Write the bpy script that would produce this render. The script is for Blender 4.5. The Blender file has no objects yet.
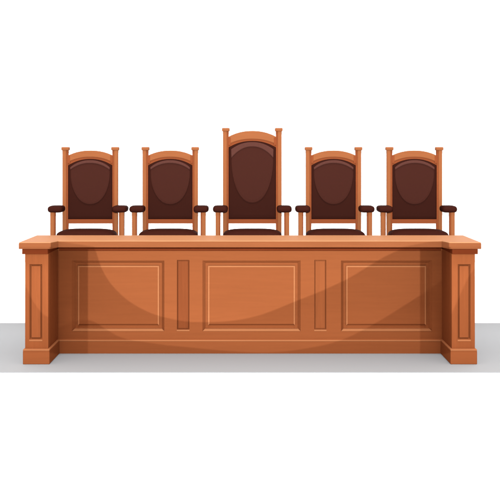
import bpy, bmesh, math
from mathutils import Vector, Matrix

scene = bpy.context.scene
COL = scene.collection
K = 0.001125            # metres per photo pixel per metre of distance
D = 8.0                 # camera stands 8 m in front of the pillars (plane Y = 0)
H = 1.93                # camera height


def PX(px, Y):
    return (px - 250.0) * K * (D + Y)


def PZ(py, Y):
    return H + (150.0 - py) * K * (D + Y)


# ------------------------------------------------------------------ materials
def principled(name, rgb, rough=0.5, spec=0.3, grain=0.0, axis='X', bump=0.0, kind='wood', coat=0.0):
    m = bpy.data.materials.new(name)
    m.use_nodes = True
    nt = m.node_tree
    b = nt.nodes['Principled BSDF']
    b.inputs['Roughness'].default_value = rough
    b.inputs['Specular IOR Level'].default_value = spec
    b.inputs['Coat Weight'].default_value = coat
    b.inputs['Coat Roughness'].default_value = 0.25
    tc = nt.nodes.new('ShaderNodeTexCoord')
    mp = nt.nodes.new('ShaderNodeMapping')
    if kind == 'wood':
        sc = {'X': (1.2, 22, 22), 'Z': (22, 22, 1.2)}[axis]
    else:
        sc = (90, 90, 90)
    mp.inputs['Scale'].default_value = sc
    nt.links.new(tc.outputs['Object'], mp.inputs['Vector'])
    nz = nt.nodes.new('ShaderNodeTexNoise')
    nz.inputs['Scale'].default_value = 1.6
    nz.inputs['Detail'].default_value = 6
    nz.inputs['Roughness'].default_value = 0.62
    nz.inputs['Distortion'].default_value = 0.6 if kind == 'wood' else 0.0
    nt.links.new(mp.outputs['Vector'], nz.inputs['Vector'])
    cr = nt.nodes.new('ShaderNodeValToRGB')
    cr.color_ramp.elements[0].position = 0.3
    cr.color_ramp.elements[1].position = 0.7
    cr.color_ramp.elements[0].color = (*[c * (1 - grain) for c in rgb], 1)
    cr.color_ramp.elements[1].color = (*[min(1, c * (1 + grain)) for c in rgb], 1)
    nt.links.new(nz.outputs['Fac'], cr.inputs['Fac'])
    nt.links.new(cr.outputs['Color'], b.inputs['Base Color'])
    if bump > 0:
        bp = nt.nodes.new('ShaderNodeBump')
        bp.inputs['Strength'].default_value = bump
        bp.inputs['Distance'].default_value = 0.002
        nt.links.new(nz.outputs['Fac'], bp.inputs['Height'])
        nt.links.new(bp.outputs['Normal'], b.inputs['Normal'])
    return m


WOOD = (0.180, 0.0510, 0.0172)
M = {
    'wood': principled('varnished_wood', WOOD, 0.6, 0.0, 0.045, 'X', 0.05),
    'woodv': principled('varnished_wood_upright', WOOD, 0.6, 0.0, 0.07, 'Z', 0.05),
    'top': principled('countertop_lit_wood', (0.270, 0.120, 0.054), 0.6, 0.03, 0.06, 'X', 0.03),  # lit tone of the counter, brightness painted into the colour
    'edge': principled('counter_edge_shaded_wood', (0.140, 0.0440, 0.0165), 0.6, 0.0, 0.06, 'X', 0.03),  # same counter, darker copy for its less lit front edge
    'highlight': principled('painted_highlight_wood', (0.265, 0.098, 0.040), 0.55, 0.0, 0.05, 'X', 0.0),  # pale tone that paints highlights along the edges
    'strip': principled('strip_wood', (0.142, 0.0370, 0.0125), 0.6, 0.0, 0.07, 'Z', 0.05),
    'shaded_trim': principled('shaded_trim_wood', (0.097, 0.019, 0.006), 0.6, 0.0, 0.07, 'X', 0.05),  # shade under the counter and caps, put into the wood colour
    'chairw': principled('chair_wood', (0.172, 0.0560, 0.0200), 0.6, 0.015, 0.06, 'Z', 0.04),
    'chairx': principled('chair_crest_wood', (0.172, 0.0560, 0.0200), 0.6, 0.015, 0.06, 'X', 0.04),
    'chairrail': principled('chair_rail_wood', (0.140, 0.0355, 0.0125), 0.6, 0.0, 0.06, 'X', 0.04),
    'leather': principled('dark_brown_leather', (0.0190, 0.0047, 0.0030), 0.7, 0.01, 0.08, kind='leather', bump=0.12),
    'oval_sheen': principled('sheen_leather', (0.0290, 0.0082, 0.0056), 0.7, 0.01, 0.08, kind='leather', bump=0.12),  # sheen on the chair backs, painted as lighter leather
    'top_highlight': principled('highlight_leather', (0.0520, 0.0185, 0.0140), 0.7, 0.01, 0.08, kind='leather', bump=0.12),  # highlight at the top of the backs, painted as pale leather
    'arm': principled('arm_leather', (0.0220, 0.0050, 0.0032), 0.7, 0.01, 0.08, kind='leather', bump=0.12),
    'white': principled('white_paint', (0.93, 0.93, 0.93), 0.9, 0.0, 0.0, kind='plain'),
    'whitef': principled('white_floor_paint', (0.7, 0.7, 0.7), 0.9, 0.0, 0.0, kind='plain'),
    'grey': principled('grey_floor', (0.236, 0.250, 0.263), 0.9, 0.0, 0.015, kind='plain'),
}


# ------------------------------------------------------------------ helpers
def link(name, bm, mat, parent=None, smooth=False, bevel=0.0, seg=2):
    bmesh.ops.recalc_face_normals(bm, faces=bm.faces)
    me = bpy.data.meshes.new(name)
    bm.to_mesh(me)
    bm.free()
    me.materials.append(mat)
    if smooth:
        for p in me.polygons:
            p.use_smooth = True
    o = bpy.data.objects.new(name, me)
    COL.objects.link(o)
    if bevel > 0:
        md = o.modifiers.new('bevel', 'BEVEL')
        md.width = bevel
        md.segments = seg
        md.limit_method = 'ANGLE'
        md.angle_limit = math.radians(35)
    if parent:
        o.parent = parent
    return o


def box(bm, x0, x1, y0, y1, z0, z1):
    vs = [bm.verts.new((x, y, z)) for x in (x0, x1) for y in (y0, y1) for z in (z0, z1)]
    for f in ((0, 1, 3, 2), (4, 6, 7, 5), (0, 4, 5, 1), (2, 3, 7, 6), (0, 2, 6, 4), (1, 5, 7, 3)):
        bm.faces.new([vs[i] for i in f])


def boxes(*bs):
    bm = bmesh.new()
    for b in bs:
        box(bm, *b)
    return bm


def prism_xz(bm, pts, y0, y1):
    """closed outline in x,z extruded along y"""
    a = [bm.verts.new((x, y0, z)) for x, z in pts]
    b = [bm.verts.new((x, y1, z)) for x, z in pts]
    n = len(pts)
    bm.faces.new(a)
    bm.faces.new(b[::-1])
    for i in range(n):
        j = (i + 1) % n
        bm.faces.new((a[i], b[i], b[j], a[j]))


def prism_xy(bm, pts, z0, z1):
    a = [bm.verts.new((x, y, z0)) for x, y in pts]
    b = [bm.verts.new((x, y, z1)) for x, y in pts]
    n = len(pts)
    bm.faces.new(a)
    bm.faces.new(b[::-1])
    for i in range(n):
        j = (i + 1) % n
        bm.faces.new((a[i], b[i], b[j], a[j]))


def framed_panel(x0, x1, z0, z1, yf, yb, prof):
    """board whose front follows nested rectangles: prof = [(inset, depth), ...]"""
    bm = bmesh.new()
    rings = []
    for ins, dep in [(0, None)] + prof:
        y = yb if dep is None else yf + dep
        rings.append([bm.verts.new(c) for c in ((x0 + ins, y, z0 + ins), (x1 - ins, y, z0 + ins),
                                                (x1 - ins, y, z1 - ins), (x0 + ins, y, z1 - ins))])
    bm.faces.new(rings[0])
    for r, s in zip(rings, rings[1:]):
        for i in range(4):
            j = (i + 1) % 4
            bm.faces.new((r[i], r[j], s[j], s[i]))
    bm.faces.new(rings[-1])
    return bm


def empty(name, loc, label=None, cat=None, group=None, parent=None):
    o = bpy.data.objects.new(name, None)
    COL.objects.link(o)
    o.location = loc
    o.empty_display_size = 0.2
    if parent:
        o.parent = parent
    if label:
        o['label'] = label
    if cat:
        o['category'] = cat
    if group:
        o['group'] = group
    return o


# ------------------------------------------------------------------ setting
WALL_Y = 1.92
FRONT_Y = 214.5 * D / 222.0 * 0 + (H / (K * (372.3 - 150.0)) - D)   # near edge of the grey floor
o = link('floor', boxes((-9, 9, FRONT_Y, WALL_Y, -0.006, 0.0)), M['grey'])
o['kind'] = 'structure'
o = link('ground', boxes((-14, 14, -14, WALL_Y + 0.3, -0.206, -0.006)), M['whitef'])
o['kind'] = 'structure'
o = link('wall', boxes((-14, 14, WALL_Y, WALL_Y + 0.2, -0.004, 7.0)), M['white'])
o['kind'] = 'structure'
# raised platform the chairs stand on, hidden behind the bench
o = link('platform', boxes((-1.84, 1.84, 0.66, 1.62, 0.0005, 0.60)), M['wood'], bevel=0.006)
o['kind'] = 'structure'

# ------------------------------------------------------------------ bench
bench = empty('judge_bench', (0, 0, 0),
              'long orange-brown panelled wooden bench with a projecting pillar at each end',
              'bench')
ZT = PZ(242.4, -0.05)          # countertop top
ZB = ZT - 0.060
FY = 0.45                       # face of the rails and stiles
# countertop
CI = 1.743
def top_outline(d):
    return [(-2.07 + d, -0.05 + d), (-1.782 - d, -0.05 + d), (-CI - d, 0.087 + d), (CI + d, 0.087 + d),
            (1.782 + d, -0.05 + d), (2.07 - d, -0.05 + d), (2.07 - d, 0.618 - d), (-2.07 + d, 0.618 - d)]


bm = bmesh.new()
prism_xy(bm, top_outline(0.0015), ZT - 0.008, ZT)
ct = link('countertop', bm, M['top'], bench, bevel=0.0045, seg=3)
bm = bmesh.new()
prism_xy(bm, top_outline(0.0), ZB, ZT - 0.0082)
link('shaded_edge', bm, M['edge'], ct, bevel=0.003, seg=2)  # edge toned darker than the top as if less lit

# bed moulding below the countertop, middle; overhang shade is in its colour
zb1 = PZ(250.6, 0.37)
link('bed_moulding', boxes((-1.80, 1.80, 0.37, FY + 0.02, zb1, ZB - 0.0005)), M['shaded_trim'], bench, bevel=0.003)

# framed front board with openings for panels
xs_p = [(72, 164.3), (202.5, 300.6), (341, 432)]
xs_s = [(177, 189.3), (314.4, 326.2)]
zt_p, zb_p = PZ(260.6, FY), PZ(331.2, FY)
zt_s, zb_s = PZ(260.0, FY), PZ(329.6, FY)
XL, XR = -1.90, 1.90
cuts = [XL]
bm = bmesh.new()
ztop, zbot = ZB - 0.001, 0.02
ops = sorted([(PX(a, FY), PX(b, FY), zb_p, zt_p) for a, b in xs_p] + [(PX(a, FY), PX(b, FY), zb_s, zt_s) for a, b in xs_s])
cur = XL
for (a, b, z0, z1) in ops:
    box(bm, cur, a, FY, FY + 0.08, zbot, ztop)           # stile
    box(bm, a, b, FY, FY + 0.08, zbot, z0)               # rail below
    box(bm, a, b, FY, FY + 0.08, z1, ztop)               # rail above
    cur = b
box(bm, cur, XR, FY, FY + 0.08, zbot, ztop)
link('front_frame', bm, M['wood'], bench)
prof = [(0.0005, 0.0004), (0.027, 0.040), (0.050, 0.041), (0.064, 0.026)]
for a, b in xs_p:
    x0, x1 = PX(a, FY), PX(b, FY)
    p = link('panel', framed_panel(x0, x1, zb_p, zt_p, FY, FY + 0.078, prof), M['wood'], bench)
    i, t, yb = 0.052, 0.013, FY + 0.022
    # painted highlight on the head and sides of the raised field, as pale mitred strips
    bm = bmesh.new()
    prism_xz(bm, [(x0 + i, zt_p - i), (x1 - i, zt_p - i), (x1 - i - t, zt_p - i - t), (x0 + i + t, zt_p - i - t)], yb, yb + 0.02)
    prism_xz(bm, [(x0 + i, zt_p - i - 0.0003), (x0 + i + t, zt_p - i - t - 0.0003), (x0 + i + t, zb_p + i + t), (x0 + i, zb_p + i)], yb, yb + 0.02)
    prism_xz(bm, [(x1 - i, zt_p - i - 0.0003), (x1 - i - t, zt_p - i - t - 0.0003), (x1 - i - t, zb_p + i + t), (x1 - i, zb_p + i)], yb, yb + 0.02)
    link('highlight_strips', bm, M['highlight'], p)
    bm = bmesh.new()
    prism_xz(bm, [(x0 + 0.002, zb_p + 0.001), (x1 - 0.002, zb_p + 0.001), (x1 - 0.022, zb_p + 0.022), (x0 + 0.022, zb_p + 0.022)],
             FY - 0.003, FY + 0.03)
    link('sill_highlight', bm, M['highlight'], p)  # painted highlight along the panel's lower bevel
for a, b in xs_s:
    x0, x1 = PX(a, FY), PX(b, FY)
    p = link('inlay_strip', framed_panel(x0, x1, zb_s, zt_s, FY, FY + 0.078,
                                     [(0.0005, 0.0004), (0.006, 0.022), (0.010, 0.022), (0.012, 0.014)]),
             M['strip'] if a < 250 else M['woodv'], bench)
    link('sill_highlight', boxes((x0 - 0.002, x1 + 0.002, FY - 0.003, FY - 0.0005, zb_s - 0.014, zb_s)), M['highlight'], p)  # pale ledge painting the glint below the strip
# skirting between the pillars
SY = 0.432
zs = PZ(339.6, SY)
bm = bmesh.new()
y0, y1 = SY - 0.006, FY - 0.0005
prof_yz = [(y0, 0.001), (y1, 0.001), (y1, zs + 0.004), (y1 - 0.004, zs + 0.004), (y0, zs - 0.012)]
va = [bm.verts.new((-1.86, y, z)) for y, z in prof_yz]
vb = [bm.verts.new((1.86, y, z)) for y, z in prof_yz]
bm.faces.new(va); bm.faces.new(vb[::-1])
for i in range(5):
    j = (i + 1) % 5
    bm.faces.new((va[i], vb[i], vb[j], va[j]))
sk = link('skirting', bm, M['wood'], bench)
link('skirting_highlight', boxes((-1.84, 1.84, y0 - 0.003, y0 + 0.005, zs - 0.016, zs - 0.002)), M['highlight'], sk, bevel=0.003)  # painted highlight along the skirting's upper edge

# pillars
PY = 0.045
def pillar(sx):
    def X(px):                                           # px of the left pillar at plane PY, mirrored for the right one
        return sx * (250.0 - px) * K * (D + PY)
    def rng(a, b):
        return (min(a, b), max(a, b))
    xo, xi = X(25.1), X(48.2)
    x0, x1 = rng(xo, xi)
    ztopp = ZB - 0.001
    # shaft with a framed recess on its front
    a, b = rng(X(29.4), X(42.2))
    z0, z1 = PZ(339.6, PY), PZ(264.2, PY)
    t = 0.03
    bm = boxes((x0, x1, PY + t, FY - 0.0005, 0.02, ztopp),
               (x0, a, PY, PY + t, 0.02, ztopp), (b, x1, PY, PY + t, 0.02, ztopp),
               (a, b, PY, PY + t, 0.02, z0), (a, b, PY, PY + t, z1, ztopp))
    p = link('pillar', bm, M['woodv'], bench)
    link('pillar_panel', framed_panel(a, b, z0, z1, PY, PY + t - 0.0005,
                                      [(0.0005, 0.0004), (0.010, 0.027), (0.013, 0.027), (0.018, 0.008)]), M['woodv'], p)
    link('sill_highlight', boxes((a - 0.002, b + 0.002, PY - 0.003, PY - 0.0005, z0 - 0.014, z0)), M['highlight'], p)  # pale ledge, a painted highlight below the pillar panel
    # plinth round the foot
    px0, px1 = rng(sx * (250 - 22.8) * K * D, sx * (250 - 49.4) * K * D)
    zt = PZ(349.6, 0.0) - 0.013
    bm = bmesh.new()
    box(bm, px0, px1, 0.0, SY - 0.007, 0.001, zt)
    pl = link('plinth', bm, M['wood'], p, bevel=0.003, seg=1)
    link('plinth_highlight', boxes((px0, px1, 0.0, SY - 0.007, zt + 0.0003, zt + 0.013)), M['highlight'], pl, bevel=0.004)  # top of the plinth painted pale as if catching light
    # necking below the cap, coloured dark as if in the cap's shade
    nx0, nx1 = rng(sx * (250 - 22.0) * K * (D + 0.0), sx * (250 - 47.6) * K * (D + 0.0))
    link('necking', boxes((nx0, nx1, 0.004, 0.58, PZ(254.2, 0.0), ZB - 0.0006)), M['shaded_trim'], p, bevel=0.003)
    return p
pillar(1)
pillar(-1)
# end boards behind the pillars and inside the bench
for s in (-1, 1):
    a, b = sorted((s * 2.03, s * 1.99))
    link('end_board', boxes((a, b, FY + 0.0005, 0.575, 0.002, ZB - 0.05)), M['woodv'], bench, bevel=0.003)


# ------------------------------------------------------------------ chairs
BY = 1.15                     # plane of the chair backs
SB = K * (D + BY)


def zpy(py):
    return PZ(py, BY)


PLAT = 0.6005


def arch(hw, z_end, z_mid, n=17):
    """points from -hw to hw along a shallow arch"""
    out = []
    for i in range(n):
        t = -1 + 2 * i / (n - 1)
        out.append((hw * t, z_end + (z_mid - z_end) * (1 - abs(t) ** 2.2)))
    return out


def cushion(cx, cy, cz, ax, ay, az, e=0.5, nu=40, nv=20):
    """rounded cushion, superellipsoid"""
    bm = bmesh.new()
    def sp(v, p):
        return math.copysign(abs(v) ** p, v)
    rows = []
    for j in range(1, nv):
        v = -math.pi / 2 + math.pi * j / nv
        rows.append([bm.verts.new((cx + ax * sp(math.cos(v), e) * sp(math.cos(u), e),
                                   cy + ay * sp(math.cos(v), e) * sp(math.sin(u), e),
                                   cz + az * sp(math.sin(v), 0.8)))
                     for u in [2 * math.pi * i / nu for i in range(nu)]])
    top = bm.verts.new((cx, cy, cz + az))
    bot = bm.verts.new((cx, cy, cz - az))
    for r, s in zip(rows, rows[1:]):
        for i in range(nu):
            j = (i + 1) % nu
            bm.faces.new((r[i], r[j], s[j], s[i]))
    for i in range(nu):
        j = (i + 1) % nu
        bm.faces.new((rows[0][j], rows[0][i], bot))
        bm.faces.new((rows[-1][i], rows[-1][j], top))
    return bm


def dome(outline, y_base, y_front, levels):
    """soft pad: outline (x,z) rings shrinking towards their centre while coming forward"""
    bm = bmesh.new()
    cx = sum(p[0] for p in outline) / len(outline)
    cz = sum(p[1] for p in outline) / len(outline)
    rings = []
    for sc_, f in levels:
        rings.append([bm.verts.new((cx + (x - cx) * sc_, y_base + (y_front - y_base) * f, cz + (z - cz) * sc_)) for x, z in outline])
    n = len(outline)
    for r, s in zip(rings, rings[1:]):
        for i in range(n):
            j = (i + 1) % n
            bm.faces.new((r[i], r[j], s[j], s[i]))
    bm.faces.new(rings[0][::-1])
    bm.faces.new(rings[-1])
    return bm


def make_chair(px, big, label):
    """origin on the platform below the back; local coordinates = world minus origin"""
    wo, wi = (29.3 * SB, 23.6 * SB) if big else (27.6 * SB, 22.1 * SB)
    zc = zpy(128.0) if big else zpy(147.0)               # top of the post caps
    dz = zpy(140.6) - zpy(158.6) if big else 0.0          # arches sit this much higher
    X0 = PX(px, BY)
    root = empty('tall_judge_chair' if big else 'judge_chair', (X0, BY, PLAT), label, 'chair',
                 None if big else 'four lower chairs behind the bench')
    def L(bm):
        bmesh.ops.translate(bm, verts=bm.verts, vec=(0, 0, -PLAT))
        return bm
    W, R = M['chairw'], M['chairrail']
    for s in (-1, 1):
        wm = wi + 0.017
        a, b = sorted((s * wo, s * wm))
        p = link('post', L(boxes((a, b, -0.03, 0.03, PLAT, zc - 0.022))), W, root, bevel=0.008, seg=2)
        c, d = sorted((s * (wm + 0.004), s * wi))
        link('inner_edge', L(boxes((c, d, -0.020, 0.022, PLAT + 0.001, zc - 0.023))), R, p, bevel=0.003)
        a, b = sorted((s * wo, s * wi))
        link('finial', L(boxes((a - 0.010, b + 0.010, -0.040, 0.040, zc - 0.034, zc))), W, p, bevel=0.008, seg=3)
    # crest rail
    hw = wi + 0.004
    ex = 1.6 * SB if big else 0.0
    up = arch(hw, zpy(155.6) + dz + ex * 0.5, zpy(150.5) + dz + ex)
    lo = arch(hw, zpy(162.2) + dz, zpy(156.9) + dz)
    bm = bmesh.new(); prism_xz(bm, up + lo[::-1], -0.022, 0.020)
    link('crest_rail', L(bm), M['chairx'], root, bevel=0.004)
    for s in (-1, 1):
        c, d = sorted((s * (wi - 0.022), s * (wi + 0.003)))
        link('corner_block', L(boxes((c, d, -0.0235, 0.019, zpy(163.2) + dz, zpy(155.2) + dz))), R, root, bevel=0.003)
    # inner arched rail, a little behind
    up = arch(hw, zpy(162.0) + dz, zpy(156.6) + dz)
    lo = arch(hw, zpy(165.6) + dz, zpy(158.9) + dz)
    bm = bmesh.new(); prism_xz(bm, up + lo[::-1], -0.012, 0.018)
    link('arched_rail', L(bm), R, root)
    link('lower_rail', L(boxes((-hw, hw, -0.014, 0.018, zpy(223.4), zpy(219.2)))), R, root, bevel=0.003)
    # upholstered back
    lw = wi + 0.004
    ze, zm, z0 = zpy(165.4) + dz, zpy(158.7) + dz, zpy(219.0) - 0.004
    outline = [(-lw, z0), (lw, z0)] + arch(lw, ze, zm)[::-1]
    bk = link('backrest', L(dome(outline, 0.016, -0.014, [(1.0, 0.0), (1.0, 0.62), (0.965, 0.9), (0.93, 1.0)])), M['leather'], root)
    # raised egg-shaped pad, its lighter colour is a painted sheen
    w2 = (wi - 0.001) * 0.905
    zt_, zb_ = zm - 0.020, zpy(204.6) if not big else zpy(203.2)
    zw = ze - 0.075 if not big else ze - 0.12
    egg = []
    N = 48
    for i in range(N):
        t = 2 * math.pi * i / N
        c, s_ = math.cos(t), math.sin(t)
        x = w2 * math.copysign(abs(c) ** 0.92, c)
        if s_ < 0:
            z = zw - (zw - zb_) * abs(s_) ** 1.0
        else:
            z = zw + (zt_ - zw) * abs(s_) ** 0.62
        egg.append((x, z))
    link('sheen_pad', L(dome(egg, -0.012, -0.027, [(1.0, 0.0), (0.995, 0.5), (0.97, 0.85), (0.9, 1.0)])), M['oval_sheen'], bk)
    # crescent highlight along the top of the back, built as a pale raised piece
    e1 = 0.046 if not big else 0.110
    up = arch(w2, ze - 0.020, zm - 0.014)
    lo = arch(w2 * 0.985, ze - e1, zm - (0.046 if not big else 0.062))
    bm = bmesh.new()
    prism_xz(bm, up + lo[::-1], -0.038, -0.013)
    link('highlight_crescent', L(bm), M['top_highlight'], bk, bevel=0.008, seg=3)
    # seat
    sy = 0.90 - BY
    link('seat_cushion', L(cushion(0, sy + 0.045, 1.068, 29.4 * K * 8.95, 0.175, 0.067)), M['arm'], root, smooth=True)
    link('seat_frame', L(boxes((-0.365, 0.365, sy - 0.19, BY - 1.15 - 0.031, 0.985, 1.030))), W, root, bevel=0.004)
    for s in (-1, 1):
        a, b = sorted((s * 0.300, s * 0.360))
        link('leg', L(boxes((a, b, sy - 0.185, sy - 0.125, PLAT, 0.9845))), W, root, bevel=0.005)
    # arms
    for s in (-1, 1):
        ax = s * 0.332
        st = link('arm_support', L(boxes((ax + s * 0.020 - 0.019, ax + s * 0.020 + 0.021, -0.200, -0.150, 1.031, 1.312))), W, root, bevel=0.006, seg=2)
        c, d = sorted((ax + s * 0.006, ax - s * 0.011))
        link('inner_edge', L(boxes((c, d, -0.192, -0.158, 1.032, 1.311))), R, st, bevel=0.002)
        link('arm_pad', L(cushion(ax - s * 0.008, -0.118, 1.332, 0.076, 0.110, 0.035, e=0.42)), M['arm'], root, smooth=True)
    return root


make_chair(90.5, False, 'low orange-brown armchair with dark leather back, leftmost of the five behind the bench')
make_chair(170.4, False, 'low armchair with dark leather back directly left of the tall centre chair')
make_chair(252.3, True, 'tallest armchair, with high arched dark leather back, behind the middle of the bench')
make_chair(333.4, False, 'low armchair with dark leather back directly right of the tall centre chair')
make_chair(414.2, False, 'low orange-brown armchair with dark leather back, rightmost of the five behind the bench')

# ------------------------------------------------------------------ light
w = bpy.data.worlds.new('World')
scene.world = w
w.use_nodes = True
bg = w.node_tree.nodes['Background']
bg.inputs['Color'].default_value = (1.07, 0.915, 0.82, 1)
wn = w.node_tree
wt = wn.nodes.new('ShaderNodeTexCoord')
ws = wn.nodes.new('ShaderNodeSeparateXYZ')
wr = wn.nodes.new('ShaderNodeMapRange')
wn.links.new(wt.outputs['Generated'], ws.inputs[0])
wn.links.new(ws.outputs['Z'], wr.inputs['Value'])
wr.inputs['From Min'].default_value = 0.0
wr.inputs['From Max'].default_value = 1.0
wr.inputs['To Min'].default_value = 0.9       # studio: dim near the horizon ...
wr.inputs['To Max'].default_value = 2.35       # ... bright overhead
wn.links.new(wr.outputs['Result'], bg.inputs['Strength'])

# overhead studio sun, soft: lifts the upward faces
sl = bpy.data.lights.new('overhead_light', 'SUN')
sl.energy = 2.3
sl.angle = math.radians(12)
so = bpy.data.objects.new('overhead_light', sl)
COL.objects.link(so)
so.rotation_euler = (math.radians(28), 0, 0)

# key: an added, unseen spot at the camera's distance, a little higher; its node pattern
# draws the curved pools of light and the shade beside the pillars
ZL = 2.32
kl = bpy.data.lights.new('added_key_spot', 'SPOT')
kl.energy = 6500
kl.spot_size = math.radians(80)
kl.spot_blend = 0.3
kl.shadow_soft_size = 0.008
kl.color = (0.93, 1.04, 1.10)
ko = bpy.data.objects.new('added_key_spot', kl)
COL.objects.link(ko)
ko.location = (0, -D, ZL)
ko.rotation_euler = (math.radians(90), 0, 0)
kl.use_nodes = True
nt = kl.node_tree
em = nt.nodes['Emission']
tc = nt.nodes.new('ShaderNodeTexCoord')
sep = nt.nodes.new('ShaderNodeSeparateXYZ')
nt.links.new(tc.outputs['Normal'], sep.inputs[0])


def mth(op, a, b=None, c=None):
    n = nt.nodes.new('ShaderNodeMath')
    n.operation = op
    for i, v in enumerate((a, b, c)):
        if v is None:
            continue
        if isinstance(v, (int, float)):
            n.inputs[i].default_value = v
        else:
            nt.links.new(v, n.inputs[i])
    return n.outputs[0]


nz_ = mth('ABSOLUTE', sep.outputs['Z'])
u = mth('DIVIDE', sep.outputs['X'], nz_)
v = mth('DIVIDE', sep.outputs['Y'], nz_)
OFF = (ZL - H) / (K * (D + FY))
A = mth('DIVIDE', mth('ADD', mth('DIVIDE', u, K), 250.0), 500.0)          # 0..1 across the bench
B = mth('DIVIDE', mth('SUBTRACT', 150.0 - OFF, mth('DIVIDE', v, K)), 500.0)  # 0..1 downwards


def curve(points, straight=()):
    n = nt.nodes.new('ShaderNodeFloatCurve')
    nt.links.new(A, n.inputs['Value'])
    c = n.mapping.curves[0]
    pts = c.points
    pts[0].location = (0, points[0][1] / 500.0)
    pts[1].location = (1, points[-1][1] / 500.0)
    for x, y in points[1:-1]:
        pts.new(x / 500.0, y / 500.0)
    for p in pts:
        if any(abs(p.location[0] * 500 - q) < 0.3 for q in straight):
            p.handle_type = 'VECTOR'
    n.mapping.update()
    return n.outputs['Value']


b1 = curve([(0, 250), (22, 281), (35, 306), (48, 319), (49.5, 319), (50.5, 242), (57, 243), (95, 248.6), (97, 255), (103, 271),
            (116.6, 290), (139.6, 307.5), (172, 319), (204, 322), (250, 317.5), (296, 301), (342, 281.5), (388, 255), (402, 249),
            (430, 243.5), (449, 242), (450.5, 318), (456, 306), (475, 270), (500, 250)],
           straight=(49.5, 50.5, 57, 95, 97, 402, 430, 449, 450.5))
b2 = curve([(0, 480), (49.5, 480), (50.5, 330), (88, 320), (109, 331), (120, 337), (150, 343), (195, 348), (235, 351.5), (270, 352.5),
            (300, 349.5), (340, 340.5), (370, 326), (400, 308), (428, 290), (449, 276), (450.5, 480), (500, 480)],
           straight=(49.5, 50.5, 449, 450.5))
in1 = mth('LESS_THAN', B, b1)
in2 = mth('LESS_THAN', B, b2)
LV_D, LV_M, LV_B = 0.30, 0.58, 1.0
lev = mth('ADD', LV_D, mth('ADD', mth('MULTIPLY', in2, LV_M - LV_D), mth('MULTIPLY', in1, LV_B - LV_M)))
# pattern draws the pillars' shade: beam dimmed beside them, under the countertop
below = mth('GREATER_THAN', B, 249.6 / 500)
def band(x0, x1):
    return mth('MULTIPLY', mth('GREATER_THAN', A, x0 / 500), mth('LESS_THAN', A, x1 / 500))


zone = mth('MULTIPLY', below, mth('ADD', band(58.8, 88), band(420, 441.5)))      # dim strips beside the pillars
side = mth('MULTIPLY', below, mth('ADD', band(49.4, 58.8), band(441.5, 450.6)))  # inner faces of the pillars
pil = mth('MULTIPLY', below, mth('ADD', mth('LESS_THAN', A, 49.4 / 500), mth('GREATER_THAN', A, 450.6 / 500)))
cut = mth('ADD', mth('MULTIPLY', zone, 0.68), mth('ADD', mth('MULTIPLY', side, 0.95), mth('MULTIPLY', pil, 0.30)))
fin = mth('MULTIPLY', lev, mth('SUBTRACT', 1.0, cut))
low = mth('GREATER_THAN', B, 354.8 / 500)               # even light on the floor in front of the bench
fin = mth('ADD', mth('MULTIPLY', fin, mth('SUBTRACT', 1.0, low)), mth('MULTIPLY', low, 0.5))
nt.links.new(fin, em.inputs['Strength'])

# added unseen fill lamp, low behind the platform and bench, to whiten the wall
al = bpy.data.lights.new('added_wall_fill', 'AREA')
al.shape = 'RECTANGLE'
al.size = 3.7
al.size_y = 0.12
al.energy = 60
ao = bpy.data.objects.new('added_wall_fill', al)
COL.objects.link(ao)
ao.location = (0.02, 1.72, 0.55)
ao.rotation_euler = (math.radians(90 + 52), 0, 0)

# ------------------------------------------------------------------ camera
cd = bpy.data.cameras.new('camera')
cd.sensor_width = 36
cd.lens = 36 / (500 * K)
cd.shift_y = -0.2
cd.clip_end = 200
co = bpy.data.objects.new('camera', cd)
COL.objects.link(co)
co.location = (0, -D, H)
co.rotation_euler = (math.radians(90), 0, 0)
scene.camera = co

scene.view_settings.view_transform = 'Standard'
scene.view_settings.look = 'None'
scene.view_settings.exposure = 0
scene.view_settings.gamma = 1
